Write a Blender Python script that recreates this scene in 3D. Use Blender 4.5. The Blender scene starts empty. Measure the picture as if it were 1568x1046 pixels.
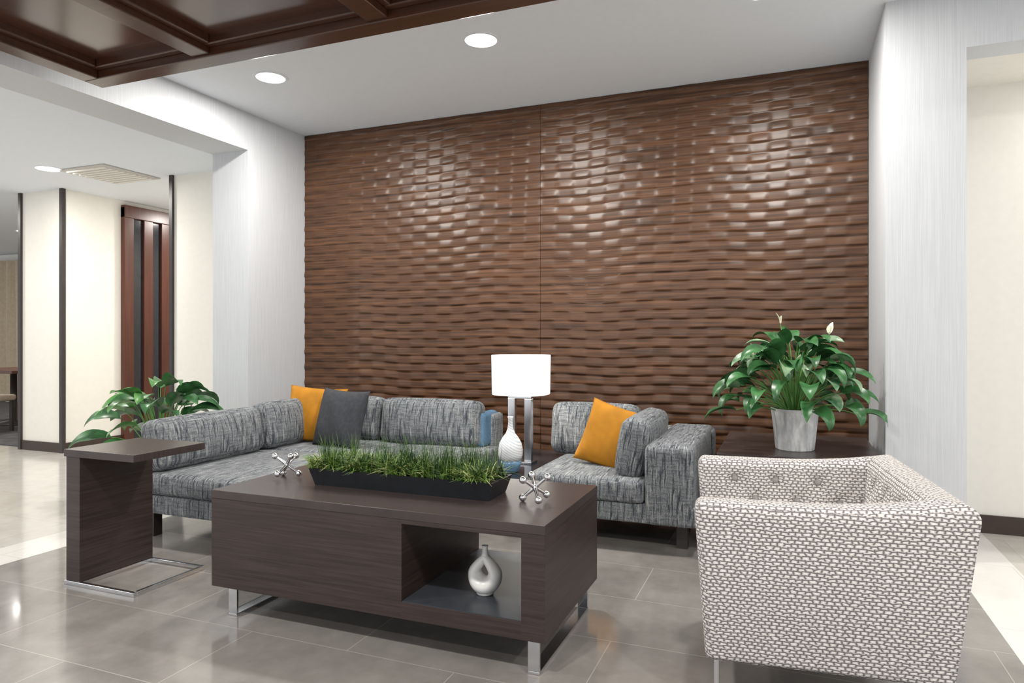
import bpy, bmesh, math, random
from mathutils import Vector, Matrix, Euler, noise
random.seed(7)
scene=bpy.context.scene
scene.view_settings.view_transform='Standard'
COL=scene.collection
PI=math.pi

# ---------------------------------------------------------------- materials
def new_mat(name):
    m=bpy.data.materials.new(name); m.use_nodes=True
    nt=m.node_tree; b=nt.nodes['Principled BSDF']
    return m,nt,b
def simple(name,col,rough=.5,metal=0.,spec=.5,coat=0.,noise_amt=0.,nscale=20.,bump=0.,bscale=200.):
    m,nt,b=new_mat(name)
    b.inputs['Base Color'].default_value=(*col,1); b.inputs['Roughness'].default_value=rough
    b.inputs['Metallic'].default_value=metal; b.inputs['Specular IOR Level'].default_value=spec
    b.inputs['Coat Weight'].default_value=coat
    tc=nt.nodes.new('ShaderNodeTexCoord')
    n=nt.nodes.new('ShaderNodeTexNoise'); n.inputs['Scale'].default_value=nscale
    nt.links.new(tc.outputs['Object'],n.inputs['Vector'])
    r=nt.nodes.new('ShaderNodeValToRGB')
    k=noise_amt
    r.color_ramp.elements[0].color=tuple(c*(1-k) for c in col)+(1,)
    r.color_ramp.elements[1].color=tuple(min(1,c*(1+k)) for c in col)+(1,)
    r.color_ramp.elements[0].position=.3; r.color_ramp.elements[1].position=.7
    nt.links.new(n.outputs['Fac'],r.inputs['Fac']); nt.links.new(r.outputs['Color'],b.inputs['Base Color'])
    if bump:
        n2=nt.nodes.new('ShaderNodeTexNoise'); n2.inputs['Scale'].default_value=bscale
        nt.links.new(tc.outputs['Object'],n2.inputs['Vector'])
        bp=nt.nodes.new('ShaderNodeBump'); bp.inputs['Strength'].default_value=bump; bp.inputs['Distance'].default_value=.003
        nt.links.new(n2.outputs['Fac'],bp.inputs['Height']); nt.links.new(bp.outputs['Normal'],b.inputs['Normal'])
    return m
def mapping(nt,src,scale,rot=(0,0,0)):
    mp=nt.nodes.new('ShaderNodeMapping'); mp.inputs['Scale'].default_value=scale; mp.inputs['Rotation'].default_value=rot
    nt.links.new(src,mp.inputs['Vector']); return mp.outputs['Vector']
def nz(nt,vec,scale=1.,detail=3.,rough=.5):
    n=nt.nodes.new('ShaderNodeTexNoise'); n.inputs['Scale'].default_value=scale
    n.inputs['Detail'].default_value=detail; n.inputs['Roughness'].default_value=rough
    nt.links.new(vec,n.inputs['Vector']); return n.outputs['Fac']
def ramp(nt,fac,stops):
    r=nt.nodes.new('ShaderNodeValToRGB'); e=r.color_ramp.elements
    while len(e)<len(stops): e.new(.5)
    for i,(p,c) in enumerate(stops):
        e[i].position=p; e[i].color=(*c,1)
    nt.links.new(fac,r.inputs['Fac']); return r.outputs['Color']
def mixc(nt,fac,a,b,mode='MIX'):
    m=nt.nodes.new('ShaderNodeMix'); m.data_type='RGBA'; m.blend_type=mode
    if isinstance(fac,float): m.inputs[0].default_value=fac
    else: nt.links.new(fac,m.inputs[0])
    for s,v in ((6,a),(7,b)):
        if isinstance(v,tuple): m.inputs[s].default_value=(*v,1)
        else: nt.links.new(v,m.inputs[s])
    return m.outputs[2]
def bump(nt,b,h,strength=.3,dist=.003):
    bp=nt.nodes.new('ShaderNodeBump'); bp.inputs['Strength'].default_value=strength; bp.inputs['Distance'].default_value=dist
    nt.links.new(h,bp.inputs['Height']); nt.links.new(bp.outputs['Normal'],b.inputs['Normal'])

def wood(name,c1,c2,rough,axis_scale,coat=0.,c3=None,lo=.3,hi=.7):
    m,nt,b=new_mat(name)
    tc=nt.nodes.new('ShaderNodeTexCoord')
    v=mapping(nt,tc.outputs['Object'],axis_scale)
    f=nz(nt,v,1.,6.,.65)
    col=ramp(nt,f,[(lo,c1),(hi,c2)])
    v2=mapping(nt,tc.outputs['Object'],tuple(a*.18 for a in axis_scale))
    f2=nz(nt,v2,1.,2.)
    col=mixc(nt,f2,col,mixc(nt,.45,col,c3 or c1))
    nt.links.new(col,b.inputs['Base Color'])
    b.inputs['Roughness'].default_value=rough; b.inputs['Coat Weight'].default_value=coat
    b.inputs['Coat Roughness'].default_value=.15
    bump(nt,b,f,.06,.002)
    return m
M={}
M['espresso']=wood('espresso_laminate',(.026,.016,.014),(.062,.041,.036),.38,(2.5,2.5,95),lo=.36,hi=.66)
M['espresso_top']=wood('espresso_laminate_top',(.038,.027,.025),(.070,.051,.048),.30,(3,70,3))
M['walnut_wall']=wood('walnut_wall',(.032,.0125,.005),(.172,.074,.030),.38,(1.6,1.6,60),c3=(.050,.020,.009),lo=.36,hi=.66)
M['coffer']=wood('coffer_mahogany',(.045,.017,.009),(.100,.038,.018),.28,(3,40,40),coat=.3)
M['coffer_panel']=wood('coffer_panel_wood',(.050,.018,.010),(.095,.036,.019),.14,(40,2.5,5),coat=.5)
M['door_wood']=wood('door_mahogany',(.060,.016,.009),(.13,.036,.018),.3,(40,40,2))
M['ceiling']=simple('ceiling_paint',(.82,.86,.91),.9,noise_amt=.01)
M['white_wall']=simple('cream_wall_paint',(.84,.815,.755),.85,noise_amt=.015,bump=.1,bscale=150)
M['baseboard']=simple('baseboard_brown',(.045,.028,.022),.5,noise_amt=.1)
M['dark_strip']=simple('dark_trim',(.035,.028,.026),.4,noise_amt=.1)
M['chrome']=simple('brushed_chrome',(.72,.73,.75),.18,metal=1.,noise_amt=.03)
M['silver']=simple('polished_silver',(.85,.86,.88),.16,metal=1.,noise_amt=.02)
M['black']=simple('black_planter',(.012,.014,.018),.38,noise_amt=.15)
M['ceramic']=simple('white_ceramic',(.82,.81,.79),.25,noise_amt=.03)
M['bluecer']=simple('blue_glaze',(.16,.30,.45),.2,noise_amt=.25,nscale=30)
M['blue_light']=simple('blue_light_tint',(.10,.19,.30),.85,noise_amt=.15,nscale=60,bump=.3)  # bluish light on the sofa end, put into the base colour
M['orange']=simple('mustard_fabric',(.46,.190,.006),.85,noise_amt=.16,nscale=9,bump=.35,bscale=260)
M['charcoal']=simple('charcoal_fabric',(.042,.045,.053),.9,noise_amt=.15,nscale=40,bump=.35,bscale=260)
M['soil']=simple('soil',(.03,.02,.013),.95,noise_amt=.4,nscale=60,bump=.6)
M['carpet']=simple('dark_carpet',(.085,.08,.082),.95,noise_amt=.3,nscale=8)
M['curtain']=simple('beige_curtain',(.60,.50,.36),.9,noise_amt=.08)
M['vent']=simple('vent_grille',(.55,.53,.50),.6,noise_amt=.03)
M['blackgloss']=simple('dark_table_gloss',(.02,.022,.028),.12,noise_amt=.1)
M['liner']=simple('niche_liner',(.045,.05,.06),.38,noise_amt=.1)
M['tan']=simple('tan_upholstery',(.45,.36,.28),.85,noise_amt=.1)
M['button']=simple('tuft_button',(.33,.31,.30),.8,noise_amt=.1,nscale=90)
# wallpaper
def wallpaper(name,a,b2):
    m,nt,b=new_mat(name)
    tc=nt.nodes.new('ShaderNodeTexCoord')
    f=nz(nt,mapping(nt,tc.outputs['Object'],(280,280,3.)),1.,4.,.7)
    col=ramp(nt,f,[(.34,a),(.66,b2)])
    nt.links.new(col,b.inputs['Base Color']); b.inputs['Roughness'].default_value=.6
    bump(nt,b,f,.03,.001)
    return m
M['wallpaper']=wallpaper('vinyl_wallpaper',(.57,.59,.62),(.68,.695,.715))
# tiles
def tile(name,c1,c2,grout,w,hh,rough,off=(0,0,0)):
    m,nt,b=new_mat(name)
    tc=nt.nodes.new('ShaderNodeTexCoord')
    mp=nt.nodes.new('ShaderNodeMapping'); mp.inputs['Location'].default_value=off
    nt.links.new(tc.outputs['Object'],mp.inputs['Vector'])
    br=nt.nodes.new('ShaderNodeTexBrick')
    nt.links.new(mp.outputs['Vector'],br.inputs['Vector'])
    br.inputs['Scale'].default_value=1.; br.inputs['Brick Width'].default_value=w; br.inputs['Row Height'].default_value=hh
    br.inputs['Mortar Size'].default_value=.0022; br.inputs['Mortar Smooth'].default_value=.2; br.inputs['Bias'].default_value=0
    br.inputs['Color1'].default_value=(.46,.46,.46,1); br.inputs['Color2'].default_value=(.54,.54,.54,1); br.inputs['Mortar'].default_value=(.5,.5,.5,1)
    br.offset=.5
    f=nz(nt,mapping(nt,tc.outputs['Object'],(1.6,2.2,1)),1.,6.,.6)
    f2=nz(nt,mapping(nt,tc.outputs['Object'],(9,7,1)),1.,5.,.65)
    base=mixc(nt,.4,ramp(nt,f,[(.3,c1),(.7,c2)]),ramp(nt,f2,[(.3,c1),(.7,c2)]))
    base=mixc(nt,.6,base,br.outputs['Color'],'OVERLAY')
    col=mixc(nt,br.outputs['Fac'],base,grout)
    nt.links.new(col,b.inputs['Base Color'])
    rr=nt.nodes.new('ShaderNodeMapRange'); rr.inputs[3].default_value=rough; rr.inputs[4].default_value=rough+.10
    nt.links.new(f2,rr.inputs[0]); nt.links.new(rr.outputs[0],b.inputs['Roughness'])
    b.inputs['Coat Weight'].default_value=.4; b.inputs['Coat Roughness'].default_value=.08
    return m
M['tile_grey']=tile('grey_porcelain_tile',(.180,.167,.155),(.325,.305,.285),(.40,.38,.35),.92,.46,.10,(.65,.1,0))
M['tile_cream']=tile('cream_porcelain_tile',(.50,.47,.43),(.66,.63,.58),(.46,.43,.39),.92,.46,.12,(.2,.2,0))
M['tile_white']=tile('white_border_tile',(.74,.72,.68),(.84,.82,.79),(.6,.58,.55),.31,.92,.12,(.0,.3,0))
# tweed
def tweed():
    m,nt,b=new_mat('grey_tweed')
    tc=nt.nodes.new('ShaderNodeTexCoord'); uv=tc.outputs['UV']
    base=ramp(nt,nz(nt,mapping(nt,uv,(170,170,1)),1.,2.),[(.35,(.125,.138,.148)),(.65,(.29,.305,.312))])
    fv=nz(nt,mapping(nt,uv,(55,5,1)),1.,4.,.7)
    fh=nz(nt,mapping(nt,uv,(8,85,1)),1.,4.,.7)
    dark=ramp(nt,fv,[(.51,(0,0,0)),(.59,(1,1,1))])
    c=mixc(nt,dark,base,(.032,.038,.052))
    lt=ramp(nt,fh,[(.48,(0,0,0)),(.58,(1,1,1))])
    c=mixc(nt,lt,c,mixc(nt,.65,c,(.062,.073,.092)))
    l2=ramp(nt,nz(nt,mapping(nt,uv,(100,7,7)),1.,3.,.7),[(.56,(0,0,0)),(.64,(1,1,1))])
    c=mixc(nt,l2,c,(.38,.395,.395))
    nt.links.new(c,b.inputs['Base Color']); b.inputs['Roughness'].default_value=.92
    b.inputs['Sheen Weight'].default_value=.08
    bump(nt,b,fh,.4,.003)
    return m
M['tweed']=tweed()
def weave():
    m,nt,b=new_mat('cream_basket_knit')
    tc=nt.nodes.new('ShaderNodeTexCoord'); uv=tc.outputs['UV']
    vo=nt.nodes.new('ShaderNodeTexVoronoi'); vo.voronoi_dimensions='2D'; vo.feature='DISTANCE_TO_EDGE'
    vo.inputs['Scale'].default_value=1.; vo.inputs['Randomness'].default_value=.42
    # sheared lattice so neighbouring rows of stitches are staggered
    sx=nt.nodes.new('ShaderNodeSeparateXYZ'); nt.links.new(uv,sx.inputs[0])
    def mth(op,a,bv):
        n=nt.nodes.new('ShaderNodeMath'); n.operation=op
        for i,v in enumerate((a,bv)):
            if v is None: continue
            if isinstance(v,(int,float)): n.inputs[i].default_value=v
            else: nt.links.new(v,n.inputs[i])
        return n.outputs[0]
    yy=mth('MULTIPLY',sx.outputs[1],84.); xx=mth('MULTIPLY',sx.outputs[0],49.)
    row=mth('MODULO',mth('FLOOR',mth('ADD',yy,1000.),None),2.)
    xs=mth('ADD',xx,mth('MULTIPLY',row,.5))
    cb=nt.nodes.new('ShaderNodeCombineXYZ'); nt.links.new(xs,cb.inputs[0]); nt.links.new(yy,cb.inputs[1])
    nt.links.new(cb.outputs[0],vo.inputs['Vector'])
    c=ramp(nt,vo.outputs['Distance'],[(.0,(.13,.122,.125)),(.10,(.36,.34,.335)),(.21,(.78,.735,.705)),(.42,(.92,.885,.855))])
    fn=nz(nt,mapping(nt,uv,(260,260,1)),1.,2.)
    c=mixc(nt,.28,c,ramp(nt,fn,[(.3,(.45,.43,.42)),(.7,(1,1,1))]),'MULTIPLY')
    nt.links.new(c,b.inputs['Base Color']); b.inputs['Roughness'].default_value=.92
    mr=nt.nodes.new('ShaderNodeMapRange'); mr.inputs[2].default_value=.3; nt.links.new(vo.outputs['Distance'],mr.inputs[0])
    bump(nt,b,mr.outputs[0],.65,.004)
    return m
M['weave']=weave()
def leafmat(name,c1,c2,rough=.35):
    m,nt,b=new_mat(name)
    tc=nt.nodes.new('ShaderNodeTexCoord')
    f=nz(nt,mapping(nt,tc.outputs['Object'],(14,14,14)),1.,3.)
    col=ramp(nt,f,[(.35,c1),(.65,c2)])
    nt.links.new(col,b.inputs['Base Color']); b.inputs['Roughness'].default_value=rough
    return m
M['leaf']=leafmat('leaf_green',(.020,.082,.026),(.055,.19,.058))
M['leaf2']=leafmat('leaf_green_light',(.05,.17,.035),(.12,.33,.085))
M['leafvar']=leafmat('leaf_variegated',(.03,.13,.05),(.28,.40,.24))
M['flower']=simple('spathe_cream',(.80,.78,.60),.5,noise_amt=.1)
M['stem']=simple('stem_green',(.12,.28,.07),.5,noise_amt=.1)
M['g1']=leafmat('grass_dark',(.018,.055,.018),(.045,.11,.03),.5)
M['g2']=leafmat('grass_mid',(.09,.19,.03),(.18,.30,.05),.5)
M['g3']=leafmat('grass_light',(.38,.43,.13),(.58,.60,.28),.5)
def emis(name,col,st,base=None):
    m,nt,b=new_mat(name)
    b.inputs['Base Color'].default_value=(*(base or col),1)
    b.inputs['Emission Color'].default_value=(*col,1); b.inputs['Emission Strength'].default_value=st
    return m
M['lamp_disc']=emis('downlight_glow',(1,.98,.95),9.)
M['shade']=emis('lampshade_linen',(1,.98,.94),.9,(.9,.9,.88))
def pm():
    m,nt,b=new_mat('pot_whitewash')
    tc=nt.nodes.new('ShaderNodeTexCoord')
    f=nz(nt,mapping(nt,tc.outputs['Object'],(30,30,5)),1.,4.,.7)
    nt.links.new(ramp(nt,f,[(.3,(.42,.43,.44)),(.62,(.80,.80,.80))]),b.inputs['Base Color']); b.inputs['Roughness'].default_value=.55
    bump(nt,b,f,.2,.003); return m
M['pot']=pm()
def swirl():
    m,nt,b=new_mat('swirl_ceramic')
    tc=nt.nodes.new('ShaderNodeTexCoord')
    w=nt.nodes.new('ShaderNodeTexWave'); w.inputs['Scale'].default_value=14; w.inputs['Distortion'].default_value=1.5
    nt.links.new(mapping(nt,tc.outputs['Object'],(1,1,2.4),(0,.6,0)),w.inputs['Vector'])
    nt.links.new(ramp(nt,w.outputs['Fac'],[(.0,(.50,.56,.62)),(.35,(.86,.87,.88))]),b.inputs['Base Color']); b.inputs['Roughness'].default_value=.25
    return m
M['swirl']=swirl()

# ---------------------------------------------------------------- geometry helpers
def empty(name,loc=(0,0,0),rz=0.):
    e=bpy.data.objects.new(name,None); e.location=loc; e.rotation_euler=(0,0,rz); COL.objects.link(e); return e
def box_uv(me):
    uv=me.uv_layers.new(name='UVMap') if not me.uv_layers else me.uv_layers[0]
    for p in me.polygons:
        n=p.normal; ax=max(range(3),key=lambda i:abs(n[i]))
        for li in p.loop_indices:
            co=me.vertices[me.loops[li].vertex_index].co
            uv.data[li].uv=((co.y,co.z) if ax==0 else (co.x,co.z) if ax==1 else (co.x,co.y))
def mk(name,verts,faces,mats,parent=None,smooth=False,loc=(0,0,0),rot=(0,0,0),fm=None,uv=True):
    me=bpy.data.meshes.new(name); me.from_pydata([tuple(v) for v in verts],[],faces); me.update()
    for m in (mats if isinstance(mats,list) else [mats]): me.materials.append(m)
    if fm:
        for p,i in zip(me.polygons,fm): p.material_index=i
    if smooth:
        for p in me.polygons: p.use_smooth=True
    if uv: box_uv(me)
    o=bpy.data.objects.new(name,me); COL.objects.link(o); o.location=loc; o.rotation_euler=rot
    if parent: o.parent=parent
    return o
def box(name,x0,x1,y0,y1,z0,z1,mat,parent=None,bev=0.,seg=2):
    c=((x0+x1)/2,(y0+y1)/2,(z0+z1)/2); a=(x1-x0)/2; b=(y1-y0)/2; d=(z1-z0)/2
    v=[(sx*a,sy*b,sz*d) for sx in (-1,1) for sy in (-1,1) for sz in (-1,1)]
    f=[(0,1,3,2),(4,6,7,5),(0,4,5,1),(2,3,7,6),(0,2,6,4),(1,5,7,3)]
    o=mk(name,v,f,mat,parent,loc=c)
    if bev:
        md=o.modifiers.new('b','BEVEL'); md.width=bev; md.segments=seg; md.limit_method='ANGLE'
        for p in o.data.polygons: p.use_smooth=True
        o.modifiers.new('w','WEIGHTED_NORMAL')
    return o
def rbox(name,dims,loc,rot,mat,parent=None,r=.03,puff=(0,0,0),n=14,sag=0.):
    """rounded, puffed upholstery block"""
    bm=bmesh.new(); bmesh.ops.create_cube(bm,size=2.)
    bmesh.ops.subdivide_edges(bm,edges=bm.edges[:],cuts=n,use_grid_fill=True)
    H=[d/2 for d in dims]
    for v in bm.verts:
        s=[math.copysign(1-(1-min(1,abs(c)))**1.7,c) for c in v.co]
        p=[s[i]*H[i] for i in range(3)]
        q=[max(-(H[i]-r),min(H[i]-r,p[i])) for i in range(3)]
        dv=Vector([p[i]-q[i] for i in range(3)])
        if dv.length>1e-6: dv=dv.normalized()*r
        pos=Vector(q)+dv
        k=[(1-s[i]**2) for i in range(3)]
        e=[math.copysign(1,s[i])*(abs(s[i])**6) for i in range(3)]
        pos.x+=e[0]*puff[0]*k[1]*k[2]; pos.y+=e[1]*puff[1]*k[0]*k[2]; pos.z+=e[2]*puff[2]*k[0]*k[1]
        v.co=pos
    bmesh.ops.recalc_face_normals(bm,faces=bm.faces[:])
    me=bpy.data.meshes.new(name); bm.to_mesh(me); bm.free(); me.materials.append(mat); me.update()
    for p in me.polygons: p.use_smooth=True
    box_uv(me)
    o=bpy.data.objects.new(name,me); COL.objects.link(o); o.location=loc; o.rotation_euler=rot
    if parent: o.parent=parent
    return o
def pillow(name,w,h,t,loc,rot,mat,parent=None):
    n=26; vs=[];fs=[]
    idx={}
    for side in (1,-1):
        for i in range(n+1):
            for j in range(n+1):
                u=-1+2*i/n; v=-1+2*j/n
                e=((1-abs(u)**2.6)*(1-abs(v)**2.6))
                th=t/2*max(0,e)**.48
                x=u*w/2*(1-.07*(1-abs(v)**2)*abs(u)**3*1); z=v*h/2*(1-.07*(1-abs(u)**2)*abs(v)**3)
                wr=.006*math.sin(7*u+3*v+w*10)*e
                edge=(i in(0,n) or j in(0,n))
                key=(i,j,0 if edge else side)
                if key not in idx:
                    idx[key]=len(vs); vs.append((x,side*th+wr if not edge else 0,z))
        for i in range(n):
            for j in range(n):
                def g(a,b): 
                    ed=(a in(0,n) or b in(0,n)); return idx[(a,b,0 if ed else side)]
                q=(g(i,j),g(i+1,j),g(i+1,j+1),g(i,j+1))
                fs.append(q if side<0 else q[::-1])
    return mk(name,vs,fs,mat,parent,True,loc,rot)
def lathe(name,prof,mat,parent=None,loc=(0,0,0),seg=40,smooth=True,sup=None,rot=(0,0,0)):
    vs=[];fs=[]
    for r,z in prof:
        for k in range(seg):
            a=2*PI*k/seg; c,s=math.cos(a),math.sin(a); q=1.
            if sup: q=1/((abs(c)**sup+abs(s)**sup)**(1/sup))
            vs.append((r*c*q,r*s*q,z))
    for i in range(len(prof)-1):
        for k in range(seg):
            k2=(k+1)%seg; fs.append((i*seg+k,i*seg+k2,(i+1)*seg+k2,(i+1)*seg+k))
    fs.append(tuple(range(seg))[::-1]); fs.append(tuple((len(prof)-1)*seg+k for k in range(seg)))
    return mk(name,vs,fs,mat,parent,smooth,loc,rot)
def tube(verts,faces,pts,r0,r1,seg=6):
    base=len(verts); n=len(pts)
    for i,p in enumerate(pts):
        d=(pts[min(i+1,n-1)]-pts[max(i-1,0)]).normalized()
        a=d.orthogonal().normalized(); b=d.cross(a)
        r=r0+(r1-r0)*i/(n-1)
        for k in range(seg):
            t=2*PI*k/seg; verts.append(p+a*r*math.cos(t)+b*r*math.sin(t))
    c=0
    for i in range(n-1):
        for k in range(seg):
            k2=(k+1)%seg
            faces.append((base+i*seg+k,base+i*seg+k2,base+(i+1)*seg+k2,base+(i+1)*seg+k)); c+=1
    return c

# ---------------------------------------------------------------- room shell
CZ=3.06; LZ=2.75; BY=5.16
def strips():
    xs=[-16,-4.16,-3.85,.80,1.10,6]; mats=[1,2,0,2,1]
    vs=[];fs=[]
    for x in xs:
        vs+= [(x,-3,0),(x,13,0)]
    for i in range(5): fs.append((2*i,2*i+2,2*i+3,2*i+1))
    return mk('floor',vs,fs,[M['tile_grey'],M['tile_cream'],M['tile_white']],fm=mats)
strips()
box('carpet',-15.9,-7.68,4.96,8.2,.0,.012,M['carpet'])
box('ceiling',-4.14,6,-3,BY+.1,CZ,CZ+.1,M['ceiling'])
box('ceiling_side',-16,-4.52,-3,13,LZ,LZ+.1,M['ceiling'])
box('ceiling_alcove',.885,6,4.50,BY+.1,LZ,LZ+.1,M['white_wall'])
box('wall_back',-4.52,.60,BY,BY+.1,0,CZ,M['baseboard'])
box('wall_left',-4.52,-4.14,4.44,BY,0,CZ,M['wallpaper'])
box('wall_left_header',-4.52,-4.14,-3,4.44,LZ,CZ,M['wallpaper'])
box('wall_right',.50,.883,4.30,BY,0,CZ,M['wallpaper'])
box('wall_right_header',.883,6,4.30,4.50,LZ,CZ,M['wallpaper'])
box('wall_alcove',.883,6,5.0,5.1,0,LZ,M['white_wall'])
box('baseboard_right',.883,6,4.985,5.0,0,.11,M['baseboard'])
box('wall_left_room',-5.46,-4.52,4.87,4.97,0,LZ,M['white_wall'])
box('wall_pier',-7.65,-7.0,4.87,8.0,0,LZ,M['white_wall'])
box('wall_far',-16,-4.6,8.4,8.5,0,LZ,M['white_wall'])
box('wall_corridor',-5.46,-5.36,4.97,8.4,0,LZ,M['white_wall'])
box('baseboard_left',-7.66,-6.985,4.855,4.87,0,.10,M['baseboard'])
box('baseboard_pier',-7.0,-6.985,4.87,5.54,0,.10,M['baseboard'])
box('baseboard_left_room',-5.46,-4.52,4.855,4.87,0,.10,M['baseboard'])
box('trim_1',-7.02,-6.975,4.845,4.885,0,LZ,M['dark_strip'])
box('trim_2',-7.67,-7.63,4.845,4.885,0,LZ,M['dark_strip'])
box('trim_3',-5.48,-5.44,4.845,4.885,0,LZ,M['dark_strip'])

# carved wave panels
def wave_panel(name,x0,x1):
    z0,z1=.0,CZ-.005; p=.070
    nx=int((x1-x0)/.011); nzv=int((z1-z0)/(p/14))
    vs=[];fs=[]; T0=math.tanh(2.8)
    for j in range(nzv+1):
        z=z0+(z1-z0)*j/nzv
        for i in range(nx+1):
            x=x0+(x1-x0)*i/nx
            zz=z/p+.13*math.sin(2*PI*x/1.5+.8*z)+.05*math.sin(2*PI*x/.62+z*1.7)
            xx=2*PI*(x+.03*math.sin(z*1.3))/.26
            row=math.floor(zz); fr=zz-row
            # carved ridge: sharp lower lip, long falling upper face
            if fr<.20: prof=math.sin(PI/2*fr/.20)
            else: prof=1-((fr-.20)/.80)**1.6
            am=.62+.38*math.tanh(2.8*math.sin(xx))/T0*(1 if row%2 else -1)
            vs.append((x,-.004-.0100*prof*am,z))
    for j in range(nzv):
        for i in range(nx):
            a=j*(nx+1)+i; fs.append((a,a+1,a+nx+2,a+nx+1))
    o=mk(name,vs,fs,M['walnut_wall'],smooth=True,loc=(0,BY,0),uv=False)
    return o
wave_panel('wood_wave_panel',-4.135,-1.8325)
wave_panel('wood_wave_panel',-1.8295,.495)

# coffered ceiling drop
co=empty('coffered_ceiling_drop')
cx0,cx1,cy0,cy1=-3.84,1.7,-2.6,2.917; zb=2.705
box('top_slab',cx0+.01,cx1-.01,cy0+.01,cy1-.01,zb+.085,3.05,M['coffer_panel'],co)
bw=.12
box('beam_far',cx0,cx1,cy1-bw,cy1,zb,3.055,M['coffer'],co,.006)
box('beam_near',cx0,cx1,cy0,cy0+bw,zb,3.055,M['coffer'],co,.006)
box('beam_left',cx0,cx0+bw,cy0+bw,cy1-bw,zb,3.055,M['coffer'],co,.006)
box('beam_right',cx1-bw,cx1,cy0+bw,cy1-bw,zb,3.055,M['coffer'],co,.006)
bx=[-2.93,-1.82,-.71,.40]
for i,x in enumerate(bx): box('beam_%d'%i,x-.06,x+.06,cy0+bw,cy1-bw,zb+.012,2.9,M['coffer'],co,.006)
by=[1.45,.1,-1.25]
for i,y in enumerate(by): box('crossbeam_%d'%i,cx0+bw,cx1-bw,y-.06,y+.06,zb+.016,2.9,M['coffer'],co,.006)
xe=[cx0+bw]+sum([[x-.06,x+.06] for x in bx],[])+[cx1-bw]
ye=[cy1-bw]+sum([[y+.06,y-.06] for y in by],[])+[cy0+bw]
k=0
for i in range(0,len(xe),2):
    for j in range(0,len(ye),2):
        a,b,c,d=xe[i],xe[i+1],ye[j+1],ye[j]; w=.045; zz=zb+.045
        for q in ((a,b,d-w,d),(a,b,c,c+w),(a,a+w,c+w,d-w),(b-w,b,c+w,d-w)):
            box('moulding_%d'%k,*q,zz,2.9,M['coffer'],co,.008); k+=1

# downlights
def downlight(x,y,z,power=45.,r=.10,col=(1,.965,.91)):
    e=empty('recessed_downlight',(x,y,z))
    n=40; vs=[];fs=[]
    for rr,zz in ((r+.022,0),(r+.018,-.006),(r,-.006),(r,.0)):
        for k in range(n): vs.append((rr*math.cos(2*PI*k/n),rr*math.sin(2*PI*k/n),zz))
    for i in range(3):
        for k in range(n): fs.append((i*n+k,(i+1)*n+k,(i+1)*n+(k+1)%n,i*n+(k+1)%n))
    mk('trim_ring',vs,fs,M['ceiling'],e)
    mk('lens',[(r*math.cos(2*PI*k/n),r*math.sin(2*PI*k/n),-.003) for k in range(n)],[tuple(range(n))[::-1]],M['lamp_disc'],e)
    l=bpy.data.lights.new('bulb','AREA'); l.shape='DISK'; l.size=r*2; l.energy=power; l.color=col
    lo=bpy.data.objects.new('bulb',l); COL.objects.link(lo); lo.parent=e; lo.location=(0,0,-.012)
for x in (-3.43,-1.78,-.13): downlight(x,3.9,CZ,40)
for x,y in ((-6.29,4.24),(-6.29,1.6),(-8.9,4.1),(-10.3,6.6),(-6.2,6.6)): downlight(x,y,LZ,36)
for x in (2.8,):
    for y in (3.2,.4): downlight(x,y,CZ,36)
downlight(1.9,4.75,LZ,8)
for x,y in ((-3.3,.8),(-1.26,.8),(1.04,.8),(-1.26,-.6)): downlight(x,y,zb+.085,36,.07)  # added coffer lamps, kept out of view, to brighten the room

# vent
ve=empty('ceiling_vent',(-5.95,4.6,LZ))
box('frame',-.3,.3,-.3,.3,-.012,-.001,M['vent'],ve,.004)
for i in range(9): box('louver_%d'%i,-.25,.25,-.25+i*.06,-.225+i*.06,-.022,-.012,M['white_wall'],ve)

# door
dr=empty('door_1')
box('jamb_near',-7.02,-6.94,5.54,5.66,0,2.68,M['door_wood'],dr,.004)
box('jamb_far',-7.02,-6.94,6.72,6.84,0,2.68,M['door_wood'],dr,.004)
box('head',-7.02,-6.93,5.54,6.84,2.56,2.70,M['door_wood'],dr,.004)
box('leaf_glass',-7.015,-6.975,5.66,6.72,0,2.56,M['blackgloss'],dr)
for i,y in enumerate((5.80,6.04,6.28,6.52)): box('slat_%d'%i,-6.98,-6.945,y,y+.12,0,2.56,M['door_wood'],dr,.004)

# ---------------------------------------------------------------- coffee table
ctb=empty('coffee_table')
X0,X1,Y0,Y1,B,T=-2.32,-.79,2.27,2.98,.125,.54
E=M['espresso']
box('top',X0,X1,Y0,Y1,T-.035,T,M['espresso_top'],ctb,.002)
box('body_left',X0+.001,-1.37,Y0+.001,Y1-.001,B,T-.0355,E,ctb,.001)
box('side_right',-.88,X1-.001,Y0+.001,Y1-.001,B,T-.0355,E,ctb,.001)
box('niche_floor',-1.3705,-.8795,Y0+.001,Y1-.001,B,.19,E,ctb,.001)
box('niche_shelf_liner',-1.369,-.881,Y0+.004,Y1-.004,.19,.193,M['liner'],ctb)
box('niche_top',-1.3705,-.8795,Y0+.001,Y1-.001,.488,T-.0355,E,ctb,.001)
def sled(nm,x,par,y0,y1,z,w=.045,t=.012,rz=0):
    box(nm+'_bar',x-w/2,x+w/2,y0,y1,0,t,M['chrome'],par,.002)
    box(nm+'_post_a',x-w/2,x+w/2,y0,y0+t,t,z,M['chrome'],par,.002)
    box(nm+'_post_b',x-w/2,x+w/2,y1-t,y1,t,z,M['chrome'],par,.002)
sled('leg_left',-2.22,ctb,Y0+.02,Y1-.05,B)
sled('leg_right',-.84,ctb,Y0+.02,Y1-.05,B)

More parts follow.
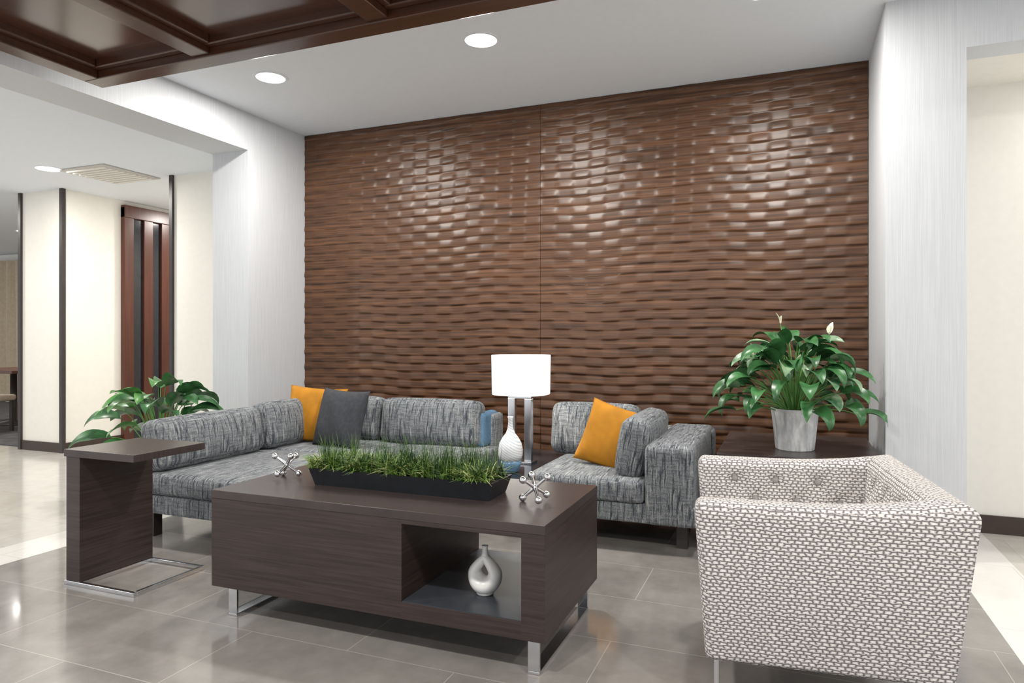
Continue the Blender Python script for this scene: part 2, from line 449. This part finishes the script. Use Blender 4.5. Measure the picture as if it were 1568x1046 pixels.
# vase with ring hole in niche
def ring_vase(name,loc):
    e=empty(name,loc)
    n=48; vs=[];fs=[];m=20
    for i in range(n):
        a=2*PI*i/n
        cxr=.043*math.sin(a); czr=-.054*math.cos(a)
        if czr>0: cxr*=(1-.72*(czr/.054)**1.3)
        rad=.031+.012*math.cos(a)          # thicker at the bottom
        tx=.043*math.cos(a); tz=.054*math.sin(a)
        L=math.hypot(tx,tz); nx_,nz_=tz/L,-tx/L
        for k in range(m):
            b=2*PI*k/m
            vs.append((cxr+nx_*rad*.8*math.cos(b),rad*1.15*math.sin(b),.088+czr+nz_*rad*.8*math.cos(b)))
    for i in range(n):
        for k in range(m):
            fs.append((i*m+k,((i+1)%n)*m+k,((i+1)%n)*m+(k+1)%m,i*m+(k+1)%m))
    mk('ring_body',vs,fs,M['ceramic'],e,True)
    lathe('neck',[(.020,.135),(.016,.150),(.012,.165),(.0105,.180),(.013,.190),(.009,.190),(.006,.175)],M['ceramic'],e,seg=24)
    lathe('foot',[(.030,0),(.034,.004),(.036,.016),(.03,.03)],M['ceramic'],e,seg=28)
ring_vase('ring_vase',(-1.105,2.46,.1935))

# silver jacks
def jack(loc,rot,R=.085):
    e=empty('silver_jack',loc)
    M3=Euler(rot).to_matrix(); dirs=[M3@Vector(v) for v in ((1,0,0),(-1,0,0),(0,1,0),(0,-1,0),(0,0,1),(0,0,-1))]
    br=.0155
    lo=min(d.z for d in dirs)*(R-br)-br
    vs=[];fs=[]
    for d in dirs: tube(vs,fs,[Vector((0,0,-lo)),d*(R-br)*.5+Vector((0,0,-lo)),d*(R-br)+Vector((0,0,-lo))],.0085,.0055,10)
    mk('rods',vs,fs,M['silver'],e,True)
    for i,d in enumerate(dirs):
        bm=bmesh.new(); bmesh.ops.create_uvsphere(bm,u_segments=20,v_segments=12,radius=br)
        me=bpy.data.meshes.new('ball'); bm.to_mesh(me); bm.free(); me.materials.append(M['silver'])
        for p in me.polygons: p.use_smooth=True
        o=bpy.data.objects.new('ball_%d'%i,me); COL.objects.link(o); o.parent=e; o.location=d*(R-br)+Vector((0,0,-lo))
    bm=bmesh.new(); bmesh.ops.create_uvsphere(bm,u_segments=20,v_segments=12,radius=.013)
    me=bpy.data.meshes.new('hub'); bm.to_mesh(me); bm.free(); me.materials.append(M['silver'])
    o=bpy.data.objects.new('hub',me); COL.objects.link(o); o.parent=e; o.location=(0,0,-lo)
jack((-2.19,2.60,T),(.62,.62,.35))
jack((-.94,2.58,T),(.70,.55,1.0))

# grass planter
gp=empty('grass_planter',(-1.545,2.615,T),0.0)
def tray():
    L,W,H=.90,.21,.075; f=.025; t=.008
    def rect(a,b,z): return [(-a,-b,z),(a,-b,z),(a,b,z),(-a,b,z)]
    vs=rect(L/2-f,W/2-f*.6,0)+rect(L/2,W/2,H)+rect(L/2-t,W/2-t,H)+rect(L/2-t,W/2-t,H-.02)
    fs=[(3,2,1,0)]
    for r in range(3):
        for k in range(4):
            k2=(k+1)%4; fs.append((r*4+k,r*4+k2,(r+1)*4+k2,(r+1)*4+k))
    fs.append((12,13,14,15))
    mk('tray',vs,fs,M['black'],gp)
    box('soil',-L/2+.012,L/2-.012,-W/2+.012,W/2-.012,H-.03,H-.008,M['soil'],gp)
tray()
vs=[];fs=[];fm=[]
def blade(b,az,h,lean,w,mi):
    seg=5; d=Vector((math.cos(az),math.sin(az),0)); s=Vector((-d.y,d.x,0)); i0=len(vs)
    for i in range(seg+1):
        t=i/seg
        p=b+d*(lean*t*t)+Vector((0,0,h*(t-.38*lean/h*t*t*t)))
        ww=w*(1-t**1.6)*.5+.0002
        vs.append(p-s*ww); vs.append(p+s*ww)
    for i in range(seg):
        a=i0+2*i; fs.append((a,a+1,a+3,a+2)); fm.append(mi)
for i in range(170):
    cx=random.uniform(-.44,.42); cy=random.uniform(-.09,.09)
    kind=random.random()
    for j in range(30):
        az=random.uniform(0,2*PI)
        if kind<.52:
            hh=random.uniform(.05,.105); ln=random.uniform(.04,.12); mi=random.choice((1,1,2)); w=.008
        elif kind<.76:
            hh=random.uniform(.06,.12); ln=random.uniform(.03,.09); mi=random.choice((0,0,1)); w=.006
        else:
            hh=random.uniform(.11,.185); ln=random.uniform(.01,.07); mi=random.choice((0,0,0,1)); w=.0024
        blade(Vector((cx+random.gauss(0,.012),max(-.095,min(.095,cy+random.gauss(0,.01))),.06)),az,hh,ln,w,mi)
mk('grass',vs,fs,[M['g1'],M['g2'],M['g3']],gp,fm=fm,uv=False)

# ---------------------------------------------------------------- C side table
cs=empty('c_side_table')
box('top',-3.27,-2.80,2.28,2.70,.622,.657,M['espresso_top'],cs,.002)
box('side_panel',-3.26,-3.165,2.285,2.695,.02,.622,E,cs,.002)
for nm,q in (('base_front',(-3.27,-2.80,2.28,2.30)),('base_back',(-3.27,-2.80,2.68,2.70)),('base_right',(-2.82,-2.80,2.30,2.68)),('base_left',(-3.27,-3.16,2.30,2.68))):
    box(nm,*q,0,.02,M['chrome'],cs,.002)

# ---------------------------------------------------------------- sofas
TW=M['tweed']
s1=empty('sectional_sofa')
rbox('base_left',(.88,1.86,.115),(-3.19,3.93,.20),(0,0,0),TW,s1,.02)
rbox('base_back',(1.75,1.10,.115),(-2.885,4.37,.20),(0,0,0),TW,s1,.02)
rbox('seat_left',(.87,1.00,.13),(-3.15,3.50,.322),(0,0,0),TW,s1,.03,(.0,.01,.012))
rbox('seat_corner',(.87,.74,.13),(-3.15,4.38,.322),(0,0,0),TW,s1,.03,(0,0,.012))
rbox('seat_back',(.70,.92,.13),(-2.36,4.29,.322),(0,0,0),TW,s1,.03,(0,0,.012))
rbox('backrest_left',(.14,1.94,.40),(-3.69,3.97,.35),(0,0,0),TW,s1,.03)
rbox('backrest_back',(1.74,.20,.46),(-2.93,4.85,.39),(0,0,0),TW,s1,.03)
rbox('cushion_left_1',(.17,.90,.31),(-3.56,3.45,.545),(0,-.16,0),TW,s1,.06,(.03,0,.01))
rbox('cushion_left_2',(.17,.52,.33),(-3.56,4.17,.555),(0,-.16,0),TW,s1,.06,(.03,0,.01))
rbox('cushion_back_1',(.50,.18,.34),(-3.22,4.66,.555),(-.16,0,0),TW,s1,.06,(0,.03,.01))
rbox('cushion_back_2',(.84,.18,.34),(-2.53,4.64,.555),(-.16,0,0),TW,s1,.06,(0,.03,.01))
rbox('sofa_end_blue_light',(.09,.30,.26),(-2.13,4.76,.51),(0,0,0),M['blue_light'],s1,.035)  # added block, coloured like the blue reflection on the sofa end
for i,(x,y) in enumerate(((-3.58,3.06),(-2.8,3.06),(-3.58,4.85),(-2.1,3.9),(-2.1,4.85))): box('foot_%d'%i,x-.03,x+.03,y-.03,y+.03,0,.15,M['dark_strip'],s1)

s2=empty('sofa')
rbox('base',(1.0,1.10,.115),(-.965,4.39,.21),(0,0,0),TW,s2,.02)
rbox('seat',(.70,.90,.13),(-1.10,4.27,.33),(0,0,0),TW,s2,.03,(0,.01,.012))
rbox('backrest',(1.0,.20,.42),(-.965,4.85,.37),(0,0,0),TW,s2,.03)
rbox('arm',(.27,1.10,.45),(-.615,4.38,.375),(0,0,0),TW,s2,.035,(.005,0,.005))
rbox('cushion_back',(.62,.18,.35),(-1.24,4.64,.565),(-.17,0,0),TW,s2,.06,(0,.03,.01))
rbox('cushion_side',(.17,.74,.35),(-.84,4.28,.555),(0,.16,0),TW,s2,.06,(.03,0,.01))
for i,(x,y) in enumerate(((-1.42,4.0),(-.56,4.0),(-1.42,4.85),(-.56,4.85))): box('foot_%d'%i,x-.03,x+.03,y-.03,y+.03,0,.16,M['dark_strip'],s2)

pillow('throw_pillow',.48,.44,.15,(-3.42,4.38,.60),(-.25,.06,.20),M['orange'])
pillow('throw_pillow',.45,.44,.14,(-3.09,4.26,.60),(-.28,.03,-.12),M['charcoal'])
pillow('throw_pillow',.41,.41,.15,(-1.02,4.22,.575),(-.30,.25,-.15),M['orange'])

# ---------------------------------------------------------------- corner table, lamp, vase
ct=empty('corner_table')
box('top',-1.98,-1.47,3.86,4.90,.325,.35,M['blackgloss'],ct,.003)
for i,(x,y) in enumerate(((-1.95,3.89),(-1.50,3.89),(-1.95,4.87),(-1.50,4.87))): box('leg_%d'%i,x-.02,x+.02,y-.02,y+.02,0,.325,M['dark_strip'],ct)
lm=empty('table_lamp',(-1.685,4.35,.35))
box('base_plate',-.095,.095,-.06,.06,0,.015,M['chrome'],lm,.002)
box('post_left',-.090,-.040,-.02,.02,.015,.435,M['chrome'],lm,.002)
box('post_right',.030,.080,-.02,.02,.015,.435,M['chrome'],lm,.002)
box('top_bar',-.090,.080,-.02,.02,.435,.458,M['chrome'],lm,.002)
lathe('socket',[(.012,.45),(.012,.57)],M['chrome'],lm,seg=16)
sh=lathe('shade',[(.185,.465),(.188,.47),(.192,.73),(.190,.732),(.186,.73),(.182,.47)],M['shade'],lm,seg=64,sup=2.6)
bm=bmesh.new(); bm.from_mesh(sh.data); bmesh.ops.delete(bm,geom=[f for f in bm.faces if len(f.verts)>4],context='FACES'); bm.to_mesh(sh.data); bm.free()
l=bpy.data.lights.new('bulb','POINT'); l.energy=8; l.color=(1,.93,.82); l.shadow_soft_size=.04
lo=bpy.data.objects.new('bulb',l); COL.objects.link(lo); lo.parent=lm; lo.location=(0,0,.62)
va=empty('bottle_vase',(-1.63,4.02,.35))
lathe('base',[(.040,0),(.052,.006),(.066,.05),(.070,.075)],M['bluecer'],va)
lathe('body',[(.070,.075),(.078,.11),(.079,.145),(.070,.185),(.05,.220),(.03,.245),(.019,.275),(.015,.305),(.014,.335),(.019,.35),(.012,.35),(.01,.32)],M['swirl'],va)

# ---------------------------------------------------------------- plant side table
st=empty('side_table')
box('top',-.37,.46,3.95,4.90,.52,.56,M['espresso_top'],st,.002)
box('body',-.34,.43,3.98,4.88,.06,.52,E,st,.002)
box('plinth',-.30,.39,4.02,4.85,0,.06,M['dark_strip'],st)

# ---------------------------------------------------------------- leafy plants
def foliage(name,parent,n,R,H,Ln,Wd,mats,base_r=.05,droop=1.,flowers=0,seed=1,z0=0.,fall=.72,xmax=9.):
    rnd=random.Random(seed); vs=[];fs=[];fm=[]
    def leaf(p0,az,el,L,W,mi,curl,roll):
        seg=10; across=4; i0=len(vs)
        d=Vector((math.cos(az),math.sin(az),0)); s=Vector((-d.y,d.x,0)); p=p0.copy(); a=el
        for i in range(seg+1):
            t=i/seg
            T=d*math.cos(a)+Vector((0,0,math.sin(a))); N=-d*math.sin(a)+Vector((0,0,math.cos(a)))
            S=(s*math.cos(roll)+N*math.sin(roll)); N2=N*math.cos(roll)-s*math.sin(roll)
            w=W*.5*(math.sin(PI*min(1,t**.72))**.85 if 0<t<1 else 0)+.0008
            for k in range(across+1):
                c=-1+2*k/across
                wav=.10*math.sin(t*9+c*2+az*3)*abs(c)
                vs.append(p+S*(w*c)+N2*(w*(.38*abs(c)+wav)))
            p=p+T*(L/seg); a-=curl/seg*(.4+1.2*t)
        for i in range(seg):
            for k in range(across):
                a0=i0+i*(across+1)+k; fs.append((a0,a0+1,a0+across+2,a0+across+1)); fm.append(mi)
    for j in range(n):
        f=(j+.5)/n; az=j*2.39996+rnd.uniform(-.25,.25)
        rr=R*(.2+.8*f)*rnd.uniform(.75,1.05)
        hh=H*(1.-fall*f*f)*rnd.uniform(.72,1.05)
        # leaves on the wall side grow shorter
        if xmax<2 and math.cos(az)>0 and math.sin(az)>-.25: rr*=.76
        p0=Vector((base_r*math.cos(az)*f,base_r*math.sin(az)*f,z0))
        stemL=.58
        tip=Vector((rr*math.cos(az)*stemL,rr*math.sin(az)*stemL,z0+hh*.85))
        mid=(p0+tip)/2+Vector((-math.cos(az)*.02,-math.sin(az)*.02,H*.12))
        pts=[p0*(1-t)**2+mid*2*t*(1-t)+tip*t*t for t in (0,.2,.4,.6,.8,1)]
        c=tube(vs,fs,pts,.0045,.003,5); fm+= [2]*c
        L=Ln*rnd.uniform(.75,1.15)
        mi=rnd.choice((0,0,0,1)) 
        leaf(tip,az+rnd.uniform(-.4,.4),rnd.uniform(.3,1.0)*(1-.8*f),L,Wd*rnd.uniform(.8,1.15),mi,droop*rnd.uniform(.9,1.8),rnd.uniform(-.6,.6))
    for j in range(flowers):
        az=[2.6,.4,3.6,-1.5][j]; hh=H*[1.10,.98,.72,.6][j]; rr=[.09,.20,.24,.22][j]
        tip=Vector((rr*math.cos(az),rr*math.sin(az),z0+hh)); p0=Vector((0,0,z0)); mid=(p0+tip)/2+Vector((0,0,.06))
        pts=[p0*(1-t)**2+mid*2*t*(1-t)+tip*t*t for t in (0,.25,.5,.75,1)]
        c=tube(vs,fs,pts,.004,.003,5); fm+=[2]*c
        leaf(tip,az+.4,1.35,.075,.035,3,.5,.3)
        c=tube(vs,fs,[tip+Vector((0,0,.01)),tip+Vector((.005,0,.05))],.006,.004,6); fm+=[3]*c
    vs=[Vector((min(v.x,xmax),v.y,v.z)) for v in vs]
    return mk(name,vs,fs,mats+[M['stem'],M['flower']],parent,True,fm=fm,uv=False)
pl=empty('potted_peace_lily',(.035,4.25,.56))
lathe('pot',[(.100,0),(.104,.004),(.126,.215),(.132,.235),(.122,.235),(.115,.20)],M['pot'],pl,seg=10,smooth=False)
lathe('soil',[(.112,.19),(.117,.212),(.05,.218)],M['soil'],pl,seg=20)
foliage('foliage',pl,104,.64,.47,.21,.090,[M['leaf'],M['leafvar']],.06,1.5,4,3,.20,.95,.455)

pf=empty('potted_floor_plant',(-4.30,3.72,0))
lathe('pot',[(.13,0),(.14,.01),(.17,.34),(.18,.36),(.165,.36),(.15,.32)],M['ceramic'],pf,seg=32)
lathe('soil',[(.14,.30),(.155,.325),(.05,.33)],M['soil'],pf,seg=20)
foliage('foliage',pf,46,.56,.60,.27,.12,[M['leaf'],M['leaf2']],.08,1.15,0,11,.32)

# ---------------------------------------------------------------- armchair
ac=empty('tufted_armchair',(.068,2.69,0),math.radians(6))
def chair_shell():
    hx,hy,th=.392,.47,.125; z0,z1=.185,.69; R=.045; RE=.04
    # path: (px,py,nx,ny,inset)
    pts=[]; NS=54
    cap=[(RE*(1-math.cos(a)),RE*(1-math.sin(a))) for a in [PI/2*i/6 for i in range(7)]]
    xs=[-hx+c for c,_ in cap[:-1]]; ins=[i for _,i in cap[:-1]]
    xr=[-hx+RE+(2*hx-RE)*i/NS for i in range(NS+1)]
    for x,i_ in zip(xs,ins): pts.append((x,-hy,0,-1,i_))
    for x in xr: pts.append((x,-hy,0,-1,0))
    for i in range(1,NS): pts.append((hx,-hy+2*hy*i/NS,1,0,0))
    for x in xr[::-1]: pts.append((x,hy,0,1,0))
    for x,i_ in list(zip(xs,ins))[::-1]: pts.append((x,hy,0,1,i_))
    nzs=34; sec=[]
    for j in range(nzs+1): sec.append(('o',0,j/nzs))
    for a in range(1,7): sec.append(('a',R*(1-math.cos(PI/2*a/6)),math.sin(PI/2*a/6)))
    for a in range(6,0,-1): sec.append(('a',th-R*(1-math.cos(PI/2*a/6)),math.sin(PI/2*a/6)))
    for j in range(nzs,-1,-1): sec.append(('i',th,j/nzs))
    m=len(sec); KD=.028
    ZB=(.612,.535)
    rows={'n':[(-.24+.16*i,ZB[0]) for i in range(4)]+[(-.16+.16*i,ZB[1]) for i in range(3)]}
    rows['f']=rows['n']; rows['b']=rows['n']
    vs=[];fs=[]
    for (px,py,nx_,ny_,inset) in pts:
        back=max(0,min(1,(px+.05)/(hx+.05)))
        top=z1+.035*back**2
        for (kd,d,f) in sec:
            z=(top-R+R*f) if kd=='a' else z0+(top-R-z0)*f
            d=max(inset,min(th-inset,d)); z=min(z,top-inset)
            zf=(z-z0)/(top-z0)
            off=-d+.055*(zf-1)
            if kd=='i': off+= -.02*(1-zf)
            if nx_==0:
                x=-hx+(px+hx)*(2*hx+off)/(2*hx); y=ny_*(hy+off)
            else:
                x=hx+off; y=py*(hy+off)/hy
            cor=min(1,abs(px-hx)/.1) if nx_==0 else min(1,(hy-abs(py))/.1)
            if kd=='i':
                q0=y if nx_==1 else x
                k_=0
                for a,zb_ in rows['n']:
                    dd=math.hypot(q0-a,z-zb_); k_=max(k_,KD*math.exp(-(dd/.030)**2))
                u1=(q0+.24)/.08+(z-ZB[0])/(ZB[0]-ZB[1]); u2=(q0+.24)/.08-(z-ZB[0])/(ZB[0]-ZB[1])
                d1=abs(u1/2-round(u1/2))*2; d2=abs(u2/2-round(u2/2))*2
                win=max(0,min(1,(z-.48)/.03))*max(0,min(1,(top-R+.005-z)/.025))*cor*max(0,min(1,(px+hx-.04)/.05))
                k_=max(k_,.014*math.exp(-(min(d1,d2)/.22)**2))*win
                bulge=.016*math.sin(PI*f)*cor*(1-inset/RE)
                x+=nx_*(k_-bulge); y+=ny_*(k_-bulge)
            elif kd=='o':
                bulge=.008*math.sin(PI*f)*cor*(1-inset/RE)
                x+=nx_*bulge; y+=ny_*bulge
            if nx_==0: x+=.035*(1-zf)*max(0,1-(px+hx)/.3)
            vs.append((x,y,z))
    n=len(pts)
    for i in range(n-1):
        for k in range(m):
            k2=(k+1)%m; fs.append((i*m+k,(i+1)*m+k,(i+1)*m+k2,i*m+k2))
    # end caps as strips between outer and inner sides
    for base in (0,(n-1)*m):
        for k in range(m//2-1):
            q=(base+k,base+k+1,base+m-2-k,base+m-1-k)
            fs.append(q if base else q[::-1])
    o=mk('shell',vs,fs,M['weave'],ac,True)
    bm=bmesh.new(); bm.from_mesh(o.data)
    bmesh.ops.recalc_face_normals(bm,faces=bm.faces[:]); bm.to_mesh(o.data); bm.free()
    box_uv(o.data)
    i=0
    for s_ in 'nfb':
        for a,zb_ in rows[s_]:
            bm=bmesh.new(); bmesh.ops.create_uvsphere(bm,u_segments=14,v_segments=8,radius=.013)
            me=bpy.data.meshes.new('button'); bm.to_mesh(me); bm.free(); me.materials.append(M['button'])
            for p in me.polygons: p.use_smooth=True
            ob=bpy.data.objects.new('button_%d'%i,me); COL.objects.link(ob); ob.parent=ac; i+=1
            zf=(zb_-z0)/(z1-z0); off=-th+.055*(zf-1)-.02*(1-zf)-.016*math.sin(PI*zf)+KD-.004
            ob.location=((hx+off,a,zb_) if s_=='b' else (a,-(hy+off),zb_) if s_=='n' else (a,hy+off,zb_))
chair_shell()
rbox('seat_deck',(.60,.60,.14),(-.06,0,.27),(0,0,0),M['weave'],ac,.02)
rbox('seat_cushion',(.60,.60,.13),(-.07,0,.40),(0,0,0),M['weave'],ac,.04,(.01,0,.02))
for nm,yy in (('near',-.34),('far',.34)):
    box('skid_'+nm,-.33,.30,yy-.02,yy+.02,0,.014,M['chrome'],ac,.002)
    box('post_f_'+nm,-.33,-.314,yy-.02,yy+.02,.014,.20,M['chrome'],ac,.002)
    box('post_b_'+nm,.284,.30,yy-.02,yy+.02,.014,.20,M['chrome'],ac,.002)

# ---------------------------------------------------------------- distant dining area
def cur():
    vs=[];fs=[];n=160
    for j,z in enumerate((.02,1.3,2.62)):
        for i in range(n+1):
            x=-15.5+7.2*i/n; vs.append((x,.05*math.sin(i*1.15)+.012*math.sin(i*.37+j),z))
    for j in range(2):
        for i in range(n): a=j*(n+1)+i; fs.append((a,a+1,a+n+2,a+n+1))
    mk('curtain',vs,fs,M['curtain'],smooth=True,loc=(0,8.28,0))
cur()
dt=empty('dining_table',(-9.9,6.2,0))
box('top',-.6,.6,-.4,.4,.73,.77,M['door_wood'],dt,.004)
lathe('pedestal',[(.26,.012),(.26,.03),(.045,.06),(.04,.70),(.12,.73)],M['dark_strip'],dt)
for i,(x,y,rz) in enumerate(((-9.3,5.5,.3),(-10.9,5.7,-.4),(-9.2,7.0,2.8))):
    c=empty('dining_chair',(x,y,0),rz)
    rbox('seat',(.44,.44,.08),(0,0,.44),(0,0,0),M['tan'],c,.03,n=6)
    rbox('back',(.42,.05,.42),(0,-.21,.74),(.1,0,0),M['tan'],c,.02,n=6)
    for a in (-.18,.18):
        for b in (-.18,.18): box('leg',a-.018,a+.018,b-.018,b+.018,.012,.41,M['dark_strip'],c)

# ---------------------------------------------------------------- world & camera
w=bpy.data.worlds.new('World'); scene.world=w; w.use_nodes=True
bg=w.node_tree.nodes['Background']; bg.inputs[0].default_value=(.95,.97,1,1); bg.inputs[1].default_value=1.05
cam=bpy.data.cameras.new('Camera'); cam.sensor_width=36; cam.lens=1050/1568*36; cam.sensor_fit='HORIZONTAL'
cam.shift_y=-6/1568; cam.clip_start=.05
cob=bpy.data.objects.new('Camera',cam); COL.objects.link(cob)
cob.location=(0,0,1.2); cob.rotation_euler=(PI/2,0,math.radians(21.94))
scene.camera=cob
